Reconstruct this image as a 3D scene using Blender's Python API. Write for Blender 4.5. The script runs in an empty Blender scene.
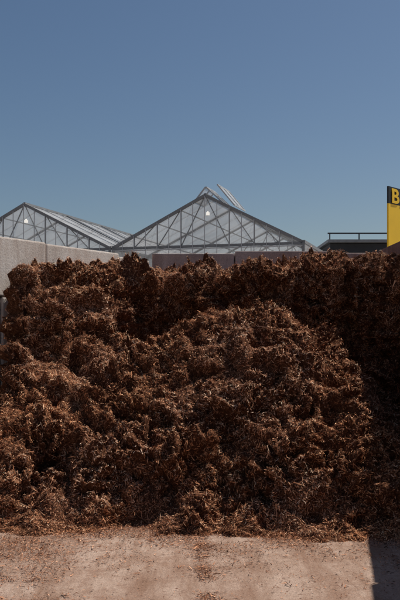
import bpy, bmesh, math, random
import numpy as np
from mathutils import Vector, Matrix
random.seed(3); rng = np.random.default_rng(7)
scene = bpy.context.scene
COL = scene.collection

# ------------------------------------------------------------------ noise
_perm = rng.permutation(256)
_g = rng.normal(size=(256,3)); _g /= np.linalg.norm(_g,axis=1)[:,None]
def pn(P, s=1.0, off=0.0):
    P = np.asarray(P)/s + off
    i = np.floor(P).astype(np.int64); f = P - i
    u = f*f*f*(f*(f*6-15)+10)
    out = 0
    for dx in (0,1):
        wx = u[...,0] if dx else 1-u[...,0]
        for dy in (0,1):
            wy = u[...,1] if dy else 1-u[...,1]
            for dz in (0,1):
                wz = u[...,2] if dz else 1-u[...,2]
                h = _perm[(_perm[(_perm[(i[...,0]+dx)&255]+i[...,1]+dy)&255]+i[...,2]+dz)&255]
                g = _g[h]
                d = g[...,0]*(f[...,0]-dx)+g[...,1]*(f[...,1]-dy)+g[...,2]*(f[...,2]-dz)
                out = out + wx*wy*wz*d
    return out*1.5
def sst(a,b,x):
    t = np.clip((x-a)/(b-a),0,1); return t*t*(3-2*t)

# ------------------------------------------------------------------ materials
def new_mat(name):
    m = bpy.data.materials.new(name); m.use_nodes=True
    nt = m.node_tree; b = nt.nodes["Principled BSDF"]
    return m, nt, b
def ramp(nt, fac, stops):
    r = nt.nodes.new("ShaderNodeValToRGB")
    e = r.color_ramp.elements
    while len(e)<len(stops): e.new(0.5)
    for k,(p,c) in enumerate(stops):
        e[k].position=p; e[k].color=(*c,1)
    nt.links.new(fac, r.inputs[0]); return r.outputs[0]
def noise(nt, scale, detail=6, rough=.6, vec=None, mapscale=None):
    n = nt.nodes.new("ShaderNodeTexNoise"); n.inputs["Scale"].default_value=scale
    n.inputs["Detail"].default_value=detail; n.inputs["Roughness"].default_value=rough
    tc = nt.nodes.new("ShaderNodeTexCoord"); src = tc.outputs["Object"]
    if mapscale:
        mp = nt.nodes.new("ShaderNodeMapping"); mp.inputs["Scale"].default_value=mapscale
        nt.links.new(src, mp.inputs[0]); src = mp.outputs[0]
    nt.links.new(src, n.inputs["Vector"]); return n.outputs["Fac"]
def mix(nt, fac, a, b, mode='MIX'):
    m = nt.nodes.new("ShaderNodeMix"); m.data_type='RGBA'; m.blend_type=mode
    for k,v in ((0,fac),(6,a),(7,b)):
        if isinstance(v,(int,float)): m.inputs[k].default_value=v
        elif isinstance(v,tuple): m.inputs[k].default_value=(*v,1)
        else: nt.links.new(v, m.inputs[k])
    return m.outputs[2]
def bump(nt, b, h, strength, dist):
    bp = nt.nodes.new("ShaderNodeBump"); bp.inputs["Strength"].default_value=strength
    bp.inputs["Distance"].default_value=dist
    nt.links.new(h, bp.inputs["Height"]); nt.links.new(bp.outputs[0], b.inputs["Normal"])

def concrete(name, lo, hi, stain):
    m, nt, b = new_mat(name)
    c = ramp(nt, noise(nt, 3.5, 8, .65), [(.3,lo),(.7,hi)])
    c = mix(nt, ramp(nt, noise(nt, 1.6, 6, .7, mapscale=(1,1,.35)), [(.45,(0,0,0)),(.72,(1,1,1))]), c, stain)
    c = mix(nt, ramp(nt, noise(nt, 5, 7, .7, mapscale=(1,1,.12)), [(.5,(0,0,0)),(.7,(.5,.5,.5))]), c, stain)
    c = mix(nt, .35, c, ramp(nt, noise(nt, 60, 4, .7), [(.3,(.25,.25,.25)),(.7,(.9,.9,.9))]), 'OVERLAY')
    nt.links.new(c, b.inputs["Base Color"]); b.inputs["Roughness"].default_value=.95
    b.inputs["Specular IOR Level"].default_value=.2
    bump(nt, b, noise(nt, 45, 8, .7), .6, .01)
    return m
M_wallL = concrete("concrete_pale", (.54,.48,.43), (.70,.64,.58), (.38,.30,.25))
M_wallB = concrete("concrete_dusty_shaded", (.40,.31,.27), (.54,.44,.39), (.28,.18,.14))  # dust tint, plus the back wall's shade painted into the base colour
M_wallR = concrete("concrete_reddish_shaded", (.26,.15,.11), (.36,.23,.19), (.16,.085,.065))  # shadow-side brown painted into the base colour, with reddish dust

def simple(name, col, rough=.6, metal=0, var=.15, spec=.4):
    m, nt, b = new_mat(name)
    lo = tuple(c*(1-var) for c in col); hi = tuple(min(1,c*(1+var)) for c in col)
    nt.links.new(ramp(nt, noise(nt, 4, 6), [(.3,lo),(.7,hi)]), b.inputs["Base Color"])
    b.inputs["Roughness"].default_value=rough; b.inputs["Metallic"].default_value=metal
    b.inputs["Specular IOR Level"].default_value=spec
    return m
M_steel = simple("galvanised_steel", (.22,.23,.24), .6, .1)
M_alu = simple("aluminium_bar", (.46,.48,.50), .5, .1)
M_dark = simple("dark_cladding", (.03,.033,.04), .7)
M_yel = simple("yellow_paint", (.86,.56,.02), .5, 0, .04)
M_blk = simple("black_paint", (.015,.015,.015), .5)

def glass(name, col, tr, tlm):
    m, nt, b = new_mat(name)
    c = ramp(nt, noise(nt, .9, 5, .6), [(.3,tuple(x*.7 for x in col)),(.7,col)])
    nt.links.new(c, b.inputs["Base Color"]); b.inputs["Roughness"].default_value=.35
    t = nt.nodes.new("ShaderNodeBsdfTransparent"); t.inputs[0].default_value=(.95,.96,.98,1)
    tl = nt.nodes.new("ShaderNodeBsdfTranslucent"); nt.links.new(c, tl.inputs[0])
    m1 = nt.nodes.new("ShaderNodeMixShader"); m1.inputs[0].default_value=tlm
    nt.links.new(b.outputs[0], m1.inputs[1]); nt.links.new(tl.outputs[0], m1.inputs[2])
    m2 = nt.nodes.new("ShaderNodeMixShader"); m2.inputs[0].default_value=tr
    nt.links.new(m1.outputs[0], m2.inputs[1]); nt.links.new(t.outputs[0], m2.inputs[2])
    nt.links.new(m2.outputs[0], nt.nodes["Material Output"].inputs[0])
    return m
M_glass = glass("gable_glass", (.78,.80,.80), .62, .6)
M_roof = glass("roof_glass", (.80,.82,.83), .34, .45)

# ------------------------------------------------------------------ mesh helpers
def mesh_obj(name, verts, faces, mat, parent=None):
    me = bpy.data.meshes.new(name); me.from_pydata([tuple(v) for v in verts], [], faces); me.update()
    o = bpy.data.objects.new(name, me); COL.objects.link(o)
    if mat: me.materials.append(mat)
    if parent: o.parent = parent
    return o
def empty(name, loc=(0,0,0)):
    o = bpy.data.objects.new(name, None); o.location=loc; COL.objects.link(o); return o
class Beams:
    def __init__(s): s.v=[]; s.f=[]
    def beam(s, a, b, w, d=None):
        a=Vector(a); b=Vector(b); d = d or w
        ax=(b-a).normalized(); up = Vector((0,0,1)) if abs(ax.z)<.95 else Vector((0,1,0))
        x=ax.cross(up).normalized()*w/2; y=x.cross(ax).normalized()*d/2
        k=len(s.v)
        for p in (a,b):
            for q in (-x-y, x-y, x+y, -x+y): s.v.append(p+q)
        s.f += [(k,k+1,k+2,k+3),(k+7,k+6,k+5,k+4)]+[(k+i,k+4+i,k+4+(i+1)%4,k+(i+1)%4) for i in range(4)]
    def box(s, lo, hi):
        k=len(s.v)
        for z in (lo[2],hi[2]):
            for (x,y) in ((lo[0],lo[1]),(hi[0],lo[1]),(hi[0],hi[1]),(lo[0],hi[1])): s.v.append(Vector((x,y,z)))
        s.f += [(k+3,k+2,k+1,k),(k+4,k+5,k+6,k+7)]+[(k+i,k+(i+1)%4,k+4+(i+1)%4,k+4+i) for i in range(4)]
    def obj(s, name, mat, parent=None): return mesh_obj(name, s.v, s.f, mat, parent)

# ------------------------------------------------------------------ walls of concrete blocks
def block_wall(p0, p1, H, thick, mat, rows=4, L=1.5, first=.77, seed=0):
    r = random.Random(seed)
    p0=Vector((*p0,0)); p1=Vector((*p1,0)); ax=(p1-p0); length=ax.length; ax.normalize()
    nr = Vector((-ax.y, ax.x, 0))*(1 if thick>0 else -1); T=abs(thick)
    bm = bmesh.new(); rh = H/rows
    for row in range(rows):
        s = -(L - first) if row%2==rows%2-1 or row==rows-1 else -(L-first)-L/2
        while s < length:
            a=max(0,s); b=min(length,s+L)
            if b-a>.12:
                g=.008; off=r.uniform(-.012,.012); top=r.uniform(-.03,.03) if row==rows-1 else 0
                z0=row*rh+g; z1=(row+1)*rh+top-(0 if row==rows-1 else .002)
                vs=[]
                for z in (z0,z1):
                    for (u,v) in ((a+g,off),(b-g,off),(b-g,T+off),(a+g,T+off)):
                        q=p0+ax*u+nr*v; vs.append(bm.verts.new((q.x,q.y,z)))
                for f in ((3,2,1,0),(4,5,6,7),(0,1,5,4),(1,2,6,5),(2,3,7,6),(3,0,4,7)):
                    bm.faces.new([vs[i] for i in f])
            s+=L
    bmesh.ops.recalc_face_normals(bm, faces=bm.faces)
    bmesh.ops.bevel(bm, geom=list(bm.edges), offset=.02, segments=2, affect='EDGES', profile=.6)
    me=bpy.data.meshes.new("concrete_block_wall"); bm.to_mesh(me); bm.free()
    me.materials.append(mat)
    o=bpy.data.objects.new("concrete_block_wall", me); COL.objects.link(o); return o
WL0=Vector((-3.78,6.8)); WL1=Vector((-.72,12.0))
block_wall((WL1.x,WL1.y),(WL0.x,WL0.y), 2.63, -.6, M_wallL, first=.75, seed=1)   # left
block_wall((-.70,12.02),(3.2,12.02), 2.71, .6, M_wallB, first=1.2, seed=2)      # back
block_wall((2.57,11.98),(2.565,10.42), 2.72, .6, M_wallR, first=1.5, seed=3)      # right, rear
block_wall((2.56,10.40),(2.62,7.44), 3.02, .6, M_wallR, first=1.48, seed=5)      # right middle, out of frame; extra height added to widen the shadow
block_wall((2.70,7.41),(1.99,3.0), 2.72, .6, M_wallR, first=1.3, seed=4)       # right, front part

# ------------------------------------------------------------------ pile
def left_d(x,y):
    ax=(WL1-WL0).normalized()
    return (x-WL0.x)*ax.y - (y-WL0.y)*ax.x
YBX=[-3.5,-2,-1,0,1,1.7,2.6]; YBY=[6.72,6.66,6.56,6.36,6.28,6.15,6.1]
def H(x,y):
    P = np.stack([x,y,np.zeros_like(x)],-1)
    n1 = pn(P,1.1,5.3); n2=pn(P,.5,9.1); n3=pn(P,.25,2.7)
    Yb = np.interp(x,YBX,YBY) + .38*n1+.26*n2+.12*n3
    Yc = 8.65 + .1*n1
    Hc = np.interp(x,[-3,-1.2,-.6,-.1,.35,.9,1.25,1.5,1.75,2.1,2.6],[1.2,1.36,1.40,1.66,1.82,1.76,1.56,1.26,.80,.50,.4])
    t = np.clip((y-Yb)/(Yc-Yb),-.3,1)
    tc = np.clip(t,0,1)
    ex = np.interp(x,[0.8,1.4],[1.4,1.15])
    g = np.where(t>0, (1-(1-tc)**ex)*(.20+.80*sst(-.05,.34,tc)), t*1.0)
    mound = Hc*g
    back = sst(Yc,Yc+.8,y)
    mound = mound - back*np.maximum(Hc-.85,0)
    Hl = 2.20+.10*n2
    tl = np.clip((y-Yb)/(9.10-Yb),-.3,1); tlc=np.clip(tl,0,1)
    gl = np.where(tl>0, (.80*tl+.20*sst(.62,1,tl))*(.3+.7*sst(0,.28,tlc)), tl*1.0)
    left = Hl*gl + .14*np.sin(tlc*math.pi)*sst(0,.28,tlc)
    wl = sst(-.50,-1.25, x + .35*n1 + .22*n2)
    ye = np.interp(x,[-1.4,-.8,-.3,.5,1.4,2.6],[9.25,9.75,10.2,10.2,10.15,10.1]) + .20*n2+.12*n3+.12*n1
    top = np.interp(x,[-2.2,-1.6,-1,-.55,0,.6,1.2,1.8,2.6],[2.20,2.28,2.29,2.24,2.26,2.30,2.37,2.40,2.36]) + .08*n2
    cl = sst(ye-.10, ye+.02, y)
    plateau = top*cl
    front = np.maximum(mound, -1)*(1-wl) + left*wl
    h = np.maximum(front, np.where(cl>0, front*(1-cl)+plateau, -1))
    xe = np.interp(y,[6.5,7,8,9.2,9.6],[-1.62,-1.66,-1.80,-1.99,-2.03])
    cap = .46 + 2.3*sst(-.16,.14, x - xe +.10*n2+.06*n3 + np.where(y>9.5,(y-9.5)*1.3,0))
    h = np.minimum(h, np.where(x<-1.2, cap, 9))
    return h
NX, NY = 600, 660
xs = np.linspace(-3.7,2.60,NX)
yf = np.linspace(5.2,12.05,1700)
XX,YY = np.meshgrid(xs,yf,indexing='ij')
HH = np.maximum(H(XX,YY),-.3)
P = np.zeros((NX,NY,3))
for i in range(NX):
    ds = np.sqrt(np.diff(yf)**2+np.diff(HH[i])**2); s=np.concatenate([[0],np.cumsum(ds)])
    sn = np.linspace(0,s[-1],NY)
    P[i,:,0]=xs[i]; P[i,:,1]=np.interp(sn,s,yf); P[i,:,2]=np.interp(sn,s,HH[i])
def normals(P):
    du=np.gradient(P,axis=0); dv=np.gradient(P,axis=1)
    n=np.cross(du,dv); n/=np.linalg.norm(n,axis=-1,keepdims=True)+1e-9
    return n
def blur(a,k):
    for _ in range(k):
        a=(a+np.roll(a,1,0)+np.roll(a,-1,0)+np.roll(a,1,1)+np.roll(a,-1,1))/5
    return a
N = blur(normals(P),14); N/=np.linalg.norm(N,axis=-1,keepdims=True)+1e-9
W = P + .18*np.stack([pn(P,.30,11),pn(P,.30,21),pn(P,.30,31)],-1) + .06*np.stack([pn(P,.09,12),pn(P,.09,22),pn(P,.09,32)],-1)
amp = sst(-.12,.50,P[...,2])*.88+.12
mod = np.clip(.75+1.5*pn(P,.50,41.),.22,1.6)
d = .12*pn(W,.62,1.1) + .10*(.28-np.abs(pn(W,.36,3.3))) + .15*pn(W,.24,7.7)
d = d + mod*(.14*(.25-np.abs(pn(W,.15,4.4))) + .12*pn(W,.10,6.1)+.07*(.25-np.abs(pn(W,.06,8.2)))+.03*pn(W,.035,5.5))
edge = sst(-.02,.15,left_d(P[...,0],P[...,1]))*sst(2.60,2.45,P[...,0])
lean = .42*sst(1.2,2.3,P[...,2])*sst(9.2,9.8,P[...,1])*sst(-1.0,-.5,P[...,0])
P2 = P + N*(d*amp*(.3+.7*edge))[...,None]
P2[...,1] -= lean*sst(12.0,11.4,P[...,1])
P2[...,2] -= .01
P2[...,1] = np.minimum(P2[...,1], 12.05)
idx = np.arange(NX*NY).reshape(NX,NY)
F = np.stack([idx[:-1,:-1],idx[1:,:-1],idx[1:,1:],idx[:-1,1:]],-1).reshape(-1,4)
LD = left_d(P2[...,0],P2[...,1]).reshape(-1)
F = F[LD[F].min(axis=1)>-.35]

m,nt,b = new_mat("bark_mulch_core")
c = ramp(nt, noise(nt, 38, 9, .8), [(.3,(.022,.010,.006)),(.52,(.125,.052,.028)),(.68,(.42,.20,.11))])
nt.links.new(c,b.inputs["Base Color"]); b.inputs["Roughness"].default_value=1; b.inputs["Specular IOR Level"].default_value=.05
bump(nt,b,noise(nt,70,8,.8),1,.02)
M_core=m
m,nt,b = new_mat("bark_chips")
at=nt.nodes.new("ShaderNodeAttribute"); at.attribute_name="chipcol"
nt.links.new(at.outputs["Color"],b.inputs["Base Color"]); b.inputs["Roughness"].default_value=.85; b.inputs["Specular IOR Level"].default_value=.15
M_chip=m

pile = empty("bark_mulch_pile")
core = mesh_obj("pile_core", P2.reshape(-1,3), F.tolist(), M_core, pile)

def chips(name, C, A, Nn, L, Wd, col, mat, parent=None, curl=.14, flake=.15):
    n=len(C); A=A/np.linalg.norm(A,axis=1,keepdims=True)
    B=np.cross(A,Nn); B/=np.linalg.norm(B,axis=1,keepdims=True)+1e-9; D=np.cross(B,A)
    L_=L[:,None]; W_=Wd[:,None]
    bend=rng.normal(size=(n,1))*curl*L_
    half = rng.random(n)>flake
    skew=rng.uniform(-.3,.3,(n,1))
    m0=C+A*L_*skew*.5+D*bend+B*rng.normal(size=(n,1))*curl*L_*.6
    V=np.zeros((n,4,3))
    V[:,0]=C-A*L_/2; V[:,1]=C+A*L_/2; V[:,2]=m0+B*W_*.5; V[:,3]=m0-B*W_*.35+D*W_*.4
    Fs=np.array([[0,2,3],[1,3,2]])
    V2=np.zeros((n,4,3)); r=rng.uniform(.3,1,(n,4,1))
    V2[:,0]=C-A*L_/2+B*W_*.7*r[:,0]; V2[:,1]=C-A*L_/2-B*W_*.7*r[:,1]
    V2[:,2]=C+A*L_/2-B*W_*.7*r[:,2]+D*bend; V2[:,3]=C+A*L_/2+B*W_*.7*r[:,3]+D*bend*.5
    Ff=np.array([[0,1,2],[0,2,3]])
    V[~half]=V2[~half]
    base=np.arange(n)*4
    T=np.concatenate([(base[half][:,None,None]+Fs).reshape(-1,3),(base[~half][:,None,None]+Ff).reshape(-1,3)])
    me=bpy.data.meshes.new(name)
    me.vertices.add(n*4); me.vertices.foreach_set("co",V.reshape(-1).astype(np.float32))
    me.loops.add(T.size); me.loops.foreach_set("vertex_index",T.reshape(-1).astype(np.int32))
    me.polygons.add(len(T)); me.polygons.foreach_set("loop_start",(np.arange(len(T))*3).astype(np.int32))
    me.update(calc_edges=True)
    ca=me.color_attributes.new("chipcol",'FLOAT_COLOR','POINT')
    cc=np.ones((n,4,4)); cc[...,:3]=col[:,None,:]*rng.uniform(.75,1.25,(n,4,1))
    ca.data.foreach_set("color",cc.reshape(-1).astype(np.float32))
    me.materials.append(mat)
    o=bpy.data.objects.new(name,me); COL.objects.link(o)
    if parent: o.parent=parent
    return o
PAL=np.array([[.045,.019,.012],[.155,.062,.033],[.37,.160,.083],[.60,.295,.165],[.78,.47,.30],[.86,.64,.48]])
def colours(C, tone):
    n=len(C); t=np.clip(rng.beta(1.35,1.7,n)*4.7 + tone,0,4.99)
    i=t.astype(int); f=(t-i)[:,None]
    c=PAL[i]*(1-f)+PAL[np.minimum(i+1,5)]*f
    return np.minimum(c*rng.uniform(.8,1.2,(n,1)),.88)

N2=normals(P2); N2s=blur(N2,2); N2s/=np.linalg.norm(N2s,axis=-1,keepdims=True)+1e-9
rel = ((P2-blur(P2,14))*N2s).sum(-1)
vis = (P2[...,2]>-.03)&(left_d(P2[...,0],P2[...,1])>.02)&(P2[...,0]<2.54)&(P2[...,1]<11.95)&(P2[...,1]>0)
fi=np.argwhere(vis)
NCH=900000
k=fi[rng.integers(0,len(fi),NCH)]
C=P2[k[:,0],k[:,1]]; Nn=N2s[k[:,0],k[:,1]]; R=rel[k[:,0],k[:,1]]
C=C+rng.normal(size=C.shape)*.006+Nn*rng.uniform(-.006,.013,(NCH,1))
tang=rng.normal(size=C.shape); tang-=Nn*(tang*Nn).sum(1,keepdims=True); tang/=np.linalg.norm(tang,axis=1,keepdims=True)
A=tang+Nn*rng.normal(size=(NCH,1))*.42
L=np.clip(rng.lognormal(math.log(.018),.5,NCH),.006,.06); Wd=np.clip(L*rng.uniform(.08,.30,NCH),.0015,.006)
lg=rng.random(NCH)<.04; L[lg]=rng.uniform(.04,.11,lg.sum()); Wd[lg]=rng.uniform(.0018,.0045,lg.sum())
ck=rng.random(NCH)<.006; L[ck]=rng.uniform(.025,.055,ck.sum()); Wd[ck]=rng.uniform(.008,.014,ck.sum())
tone=.8*pn(C,.5,13.)+.6*pn(C,.09,3.)+.3*(C[:,2]>2.0)+np.clip(R*35,-1.2,.7)  # hollows darkened and raised clumps lightened: relief shading painted into the chip colour
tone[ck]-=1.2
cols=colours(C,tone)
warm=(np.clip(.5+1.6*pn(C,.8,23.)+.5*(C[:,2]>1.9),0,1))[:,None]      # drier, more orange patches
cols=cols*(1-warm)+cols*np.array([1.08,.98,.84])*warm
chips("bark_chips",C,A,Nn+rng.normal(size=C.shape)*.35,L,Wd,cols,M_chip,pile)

# loose litter lying on the concrete in front of the pile
pts=[]
def yb(x): return np.interp(x,YBX,YBY)
n=170000
x=rng.uniform(-3.2,2.5,n); u=rng.exponential(.34,n); y=yb(x)+.4-u
pts.append(np.stack([x,y],1))
n=80000; x=rng.normal(-1.42,.36,n); y=rng.uniform(3.5,6.9,n); pts.append(np.stack([x,y],1))
n=16000; y=rng.uniform(3.5,6.6,n); x=.03+rng.normal(0,.04,n)+.03*np.sin(y*4); pts.append(np.stack([x,y],1))
n=22000; x=rng.uniform(-3,2.3,n); y=rng.uniform(3,6.8,n); pts.append(np.stack([x,y],1))
Q=np.concatenate(pts)
q3=np.stack([Q[:,0],Q[:,1],0*Q[:,0]],1)
keep=(pn(q3,.45,17.)+.5*pn(q3,.16,3.)+.35*rng.normal(size=len(Q)) > -.02)&(Q[:,1]>2.5)&(Q[:,0]<1.99+(Q[:,1]-3)*.161-.05)
Q=Q[keep]; n=len(Q)
L=np.clip(rng.lognormal(math.log(.009),.65,n),.003,.07); Wd=np.clip(L*rng.uniform(.12,.40,n),.0015,.007)
C=np.stack([Q[:,0],Q[:,1],.010+Wd*.3+rng.random(n)*.004],1)
up=np.tile([0,0,1.],(n,1)); A=rng.normal(size=(n,3)); A[:,2]*=.12
chips("bark_litter",C,A,up+rng.normal(size=(n,3))*.15,L,Wd,colours(C,-.7),M_chip,pile)

# ------------------------------------------------------------------ ground
m,nt,b=new_mat("earth_ground")
nt.links.new(ramp(nt,noise(nt,.15,8,.6),[(.3,(.22,.17,.13)),(.7,(.32,.26,.21))]),b.inputs["Base Color"]); b.inputs["Roughness"].default_value=1
mesh_obj("ground",[(-1500,-1500,0),(1500,-1500,0),(1500,1500,0),(-1500,1500,0)],[(0,1,2,3)],m)
m,nt,b=new_mat("dusty_concrete")
c=ramp(nt,noise(nt,2.2,9,.7),[(.32,(.35,.235,.175)),(.5,(.46,.33,.26)),(.7,(.55,.42,.34))])
st=ramp(nt,noise(nt,1.0,7,.7,mapscale=(4.5,.7,1)),[(.44,(0,0,0)),(.64,(.85,.85,.85))])
c=mix(nt,st,c,(.26,.15,.10))
st=ramp(nt,noise(nt,2.8,9,.78),[(.49,(0,0,0)),(.60,(.75,.75,.75))])
c=mix(nt,st,c,(.31,.19,.135))
st=ramp(nt,noise(nt,16,8,.8),[(.55,(0,0,0)),(.67,(.8,.8,.8))])
c=mix(nt,st,c,(.22,.125,.088))
c=mix(nt,.6,c,ramp(nt,noise(nt,120,4,.8),[(.3,(.22,.22,.22)),(.7,(.8,.8,.8))]),'OVERLAY')
nt.links.new(c,b.inputs["Base Color"]); b.inputs["Roughness"].default_value=.95; b.inputs["Specular IOR Level"].default_value=.15
bump(nt,b,noise(nt,55,9,.75),.9,.015)
mesh_obj("concrete_yard",[(-9,-6,.006),(8,-6,.006),(8,14,.006),(-9,14,.006)],[(0,1,2,3)],m)

# ------------------------------------------------------------------ greenhouses
ang=math.atan(254/833); U=Vector((math.cos(ang),-math.sin(ang),0)); Vv=Vector((math.sin(ang),math.cos(ang),0))
O=Vector((.2,33,0)); HE=4.95; HP=6.93; HW=4.0; LEN=36
def gp(s,v,z): return O+U*s+Vv*v+Vector((0,0,z))
ml,ntl,bl=new_mat("lamp_glass"); bl.inputs["Base Color"].default_value=(.9,.9,.85,1)
bl.inputs["Emission Color"].default_value=(1,.95,.85,1); bl.inputs["Emission Strength"].default_value=.6
def greenhouse(sc, vent):
    root=empty("greenhouse"); 
    fr=Beams(); al=Beams()
    def rz(s): return HP-(HP-HE)*abs(s-sc)/HW
    for bay in range(0,10):
        v=bay*4.0; w=.09 if bay==0 else .05
        fr.beam(gp(sc-HW+.06,v,HE),gp(sc,v,HP),w,.12); fr.beam(gp(sc,v,HP),gp(sc+HW-.06,v,HE),w,.12)
        fr.beam(gp(sc-HW+.06,v,HE-.02),gp(sc+HW-.06,v,HE-.02),w,.10)
        for sd in (-1,1): fr.beam(gp(sc+sd*(HW-.08),v,0),gp(sc+sd*(HW-.08),v,HE),.10)
        if bay%3==0:
            ss=[-3,-2,-1,0,1,2,3]
            for i,q in enumerate(ss):
                if q: fr.beam(gp(sc+q,v,HE),gp(sc+q,v,rz(sc+q)),.04)
            for q0,q1 in ((-3,-2),(-2,-1),(-1,0),(1,0),(2,1),(3,2)):
                fr.beam(gp(sc+q0,v+.03,HE),gp(sc+q1,v+.03,rz(sc+q1)),.035)
    for i in range(1,16):
        s=sc-HW+i*.5
        al.beam(gp(s,-.06,0),gp(s,-.06,rz(s)-.03),.03)
    for z in (1.2,2.4,3.6,HE-.12): al.beam(gp(sc-HW+.1,-.07,z),gp(sc+HW-.1,-.07,z),.04)
    for sd in (-1,1):
        fr.beam(gp(sc+sd*(HW-.07),0,HE+.03),gp(sc+sd*(HW-.07),LEN,HE+.03),.11,.12)
        for q in (1,2,3): fr.beam(gp(sc+sd*q,0,rz(sc+q)-.06),gp(sc+sd*q,LEN,rz(sc+q)-.06),.04)
        for j in range(1,int(LEN/1.5)):
            al.beam(gp(sc,j*1.5,HP+.03),gp(sc+sd*(HW-.1),j*1.5,HE+.1),.03)
    fr.beam(gp(sc,0,HP+.04),gp(sc,LEN,HP+.04),.09)
    fr.obj("frame",M_steel,root); al.obj("glazing_bars",M_alu,root)
    g=[];f=[]
    def quad(ps,lst,fs): k=len(lst); lst.extend(ps); fs.append(tuple(range(k,k+len(ps))))
    for v in (0.0,LEN):
        quad([gp(sc-HW+.03,v,0),gp(sc+HW-.03,v,0),gp(sc+HW-.03,v,HE),gp(sc,v,HP),gp(sc-HW+.03,v,HE)],g,f)
    mesh_obj("gable_panes",g,f,M_glass,root)
    g=[];f=[]
    for sd in (-1,1):
        quad([gp(sc,0,HP),gp(sc,LEN,HP),gp(sc+sd*(HW-.03),LEN,HE+.01),gp(sc+sd*(HW-.03),0,HE+.01)],g,f)
        quad([gp(sc+sd*(HW-.03),0,0),gp(sc+sd*(HW-.03),LEN,0),gp(sc+sd*(HW-.03),LEN,HE),gp(sc+sd*(HW-.03),0,HE)],g,f)
    mesh_obj("roof_panes",g,f,M_roof,root)
    lm=Beams(); c0=gp(sc+.15,-.12,HP-.75)
    lm.box(c0-Vector((.07,.06,.05)),c0+Vector((.07,.06,.05))); lm.box(c0+Vector((-.03,-.03,.052)),c0+Vector((.03,.03,.10)))
    lm.obj("lamp_housing",ml,root)
    if vent:
        vf=Beams(); g=[];f=[]
        def panel(a,za,b_,zb,v0,v1):
            quad([gp(sc+a,v0,za),gp(sc+b_,v0,zb),gp(sc+b_,v1,zb),gp(sc+a,v1,za)],g,f)
            for v in (v0,(v0+v1)/2,v1): vf.beam(gp(sc+a,v,za),gp(sc+b_,v,zb),.05)
            vf.beam(gp(sc+a,v0,za),gp(sc+a,v1,za),.05); vf.beam(gp(sc+b_,v0,zb),gp(sc+b_,v1,zb),.05)
        panel(-.46,HP-.20,-.02,HP+.34,.1,1.4); panel(.02,HP+.34,.72,HP-.32,.1,1.4)
        panel(.48,HP+.42,1.16,HP-.40,.1,1.9)
        vf.obj("vent_frame",M_alu,root); mesh_obj("vent_panes",g,f,M_roof,root)
    return root
greenhouse(0,True); greenhouse(-8,False); greenhouse(-16,False)

# ------------------------------------------------------------------ low flat roofed shed at the right
root=empty("flat_roof_shed")
s=Beams(); s.box((6.25,40,0),(18,48,5.75)); s.obj("body",M_dark,root)
s=Beams(); s.box((6.1,39.7,5.78),(18.2,48.3,5.92))
s.obj("roof_slab",M_steel,root)
s=Beams()
for i in range(9): s.beam((6.2+i*1.4,39.8,5.93),(6.2+i*1.4,39.8,6.2),.05)
s.beam((6.1,39.8,6.22),(18.2,39.8,6.22),.06); s.obj("railing",M_dark,root)

# ------------------------------------------------------------------ yellow bay sign
root=empty("yellow_sign")
sx=Vector((.66,.75,0)).normalized(); sn=Vector((sx.y,-sx.x,0)); p=Vector((3.17,14,0))
def sq(name,a,b_,z0,z1,off,th,mat):
    c=[p+sx*a+sn*off,p+sx*b_+sn*off,p+sx*b_+sn*(off-th),p+sx*a+sn*(off-th)]
    v=[q+Vector((0,0,z)) for z in (z0,z1) for q in c]
    return mesh_obj(name,v,[(3,2,1,0),(4,5,6,7),(0,1,5,4),(1,2,6,5),(2,3,7,6),(3,0,4,7)],mat,root)
sq("yellow_panel",0,1.9,2.45,3.73,0,.03,M_yel)
sq("black_header",0,1.9,3.733,4.02,-.0005,.03,M_blk)
sq("post_1",.2,.28,0,4.0,-.05,.08,M_steel); sq("post_2",1.6,1.68,0,4.0,-.05,.08,M_steel)
tx=bpy.data.curves.new("lettering","FONT"); tx.body="BARK"; tx.size=.34; tx.extrude=.004; tx.offset=.008; tx.space_character=1.25
to=bpy.data.objects.new("lettering",tx); COL.objects.link(to)
to.matrix_world=Matrix.Translation(p+sx*.08+sn*.008+Vector((0,0,3.755)))@Matrix((( sx.x*1.45,0,sn.x,0),(sx.y*1.45,0,sn.y,0),(0,1,0,0),(0,0,0,1)))
tx.materials.append(M_yel); to.parent=root

# ------------------------------------------------------------------ light
sv=Vector((.52,.33,1)).normalized()
el=math.asin(sv.z); az=math.atan2(sv.x,sv.y)
sun=bpy.data.lights.new("sun","SUN"); sun.energy=5; sun.angle=math.radians(.5); sun.color=(1,.93,.84)
so=bpy.data.objects.new("sun",sun); COL.objects.link(so); so.rotation_euler=sv.to_track_quat('Z','Y').to_euler()
w=bpy.data.worlds.new("World"); scene.world=w; w.use_nodes=True; nt=w.node_tree
sky=nt.nodes.new("ShaderNodeTexSky"); sky.sky_type='NISHITA'; sky.sun_disc=False
sky.sun_elevation=el; sky.sun_rotation=az; sky.air_density=1.0; sky.dust_density=1.0; sky.ozone_density=1.6
hs=nt.nodes.new("ShaderNodeHueSaturation"); hs.inputs["Saturation"].default_value=1.12
nt.links.new(sky.outputs[0],hs.inputs["Color"])
nt.links.new(hs.outputs[0],nt.nodes["Background"].inputs[0]); nt.nodes["Background"].inputs[1].default_value=.061

# ------------------------------------------------------------------ camera
cd=bpy.data.cameras.new("camera"); cam=bpy.data.objects.new("camera",cd); COL.objects.link(cam)
cd.sensor_fit='VERTICAL'; cd.sensor_height=36; cd.lens=50; cd.shift_y=.05; cd.clip_end=4000
cam.location=(0,0,1.6); cam.rotation_euler=(math.radians(90),0,0)
scene.camera=cam
scene.view_settings.view_transform='Standard'; scene.view_settings.look='None'; scene.view_settings.exposure=0
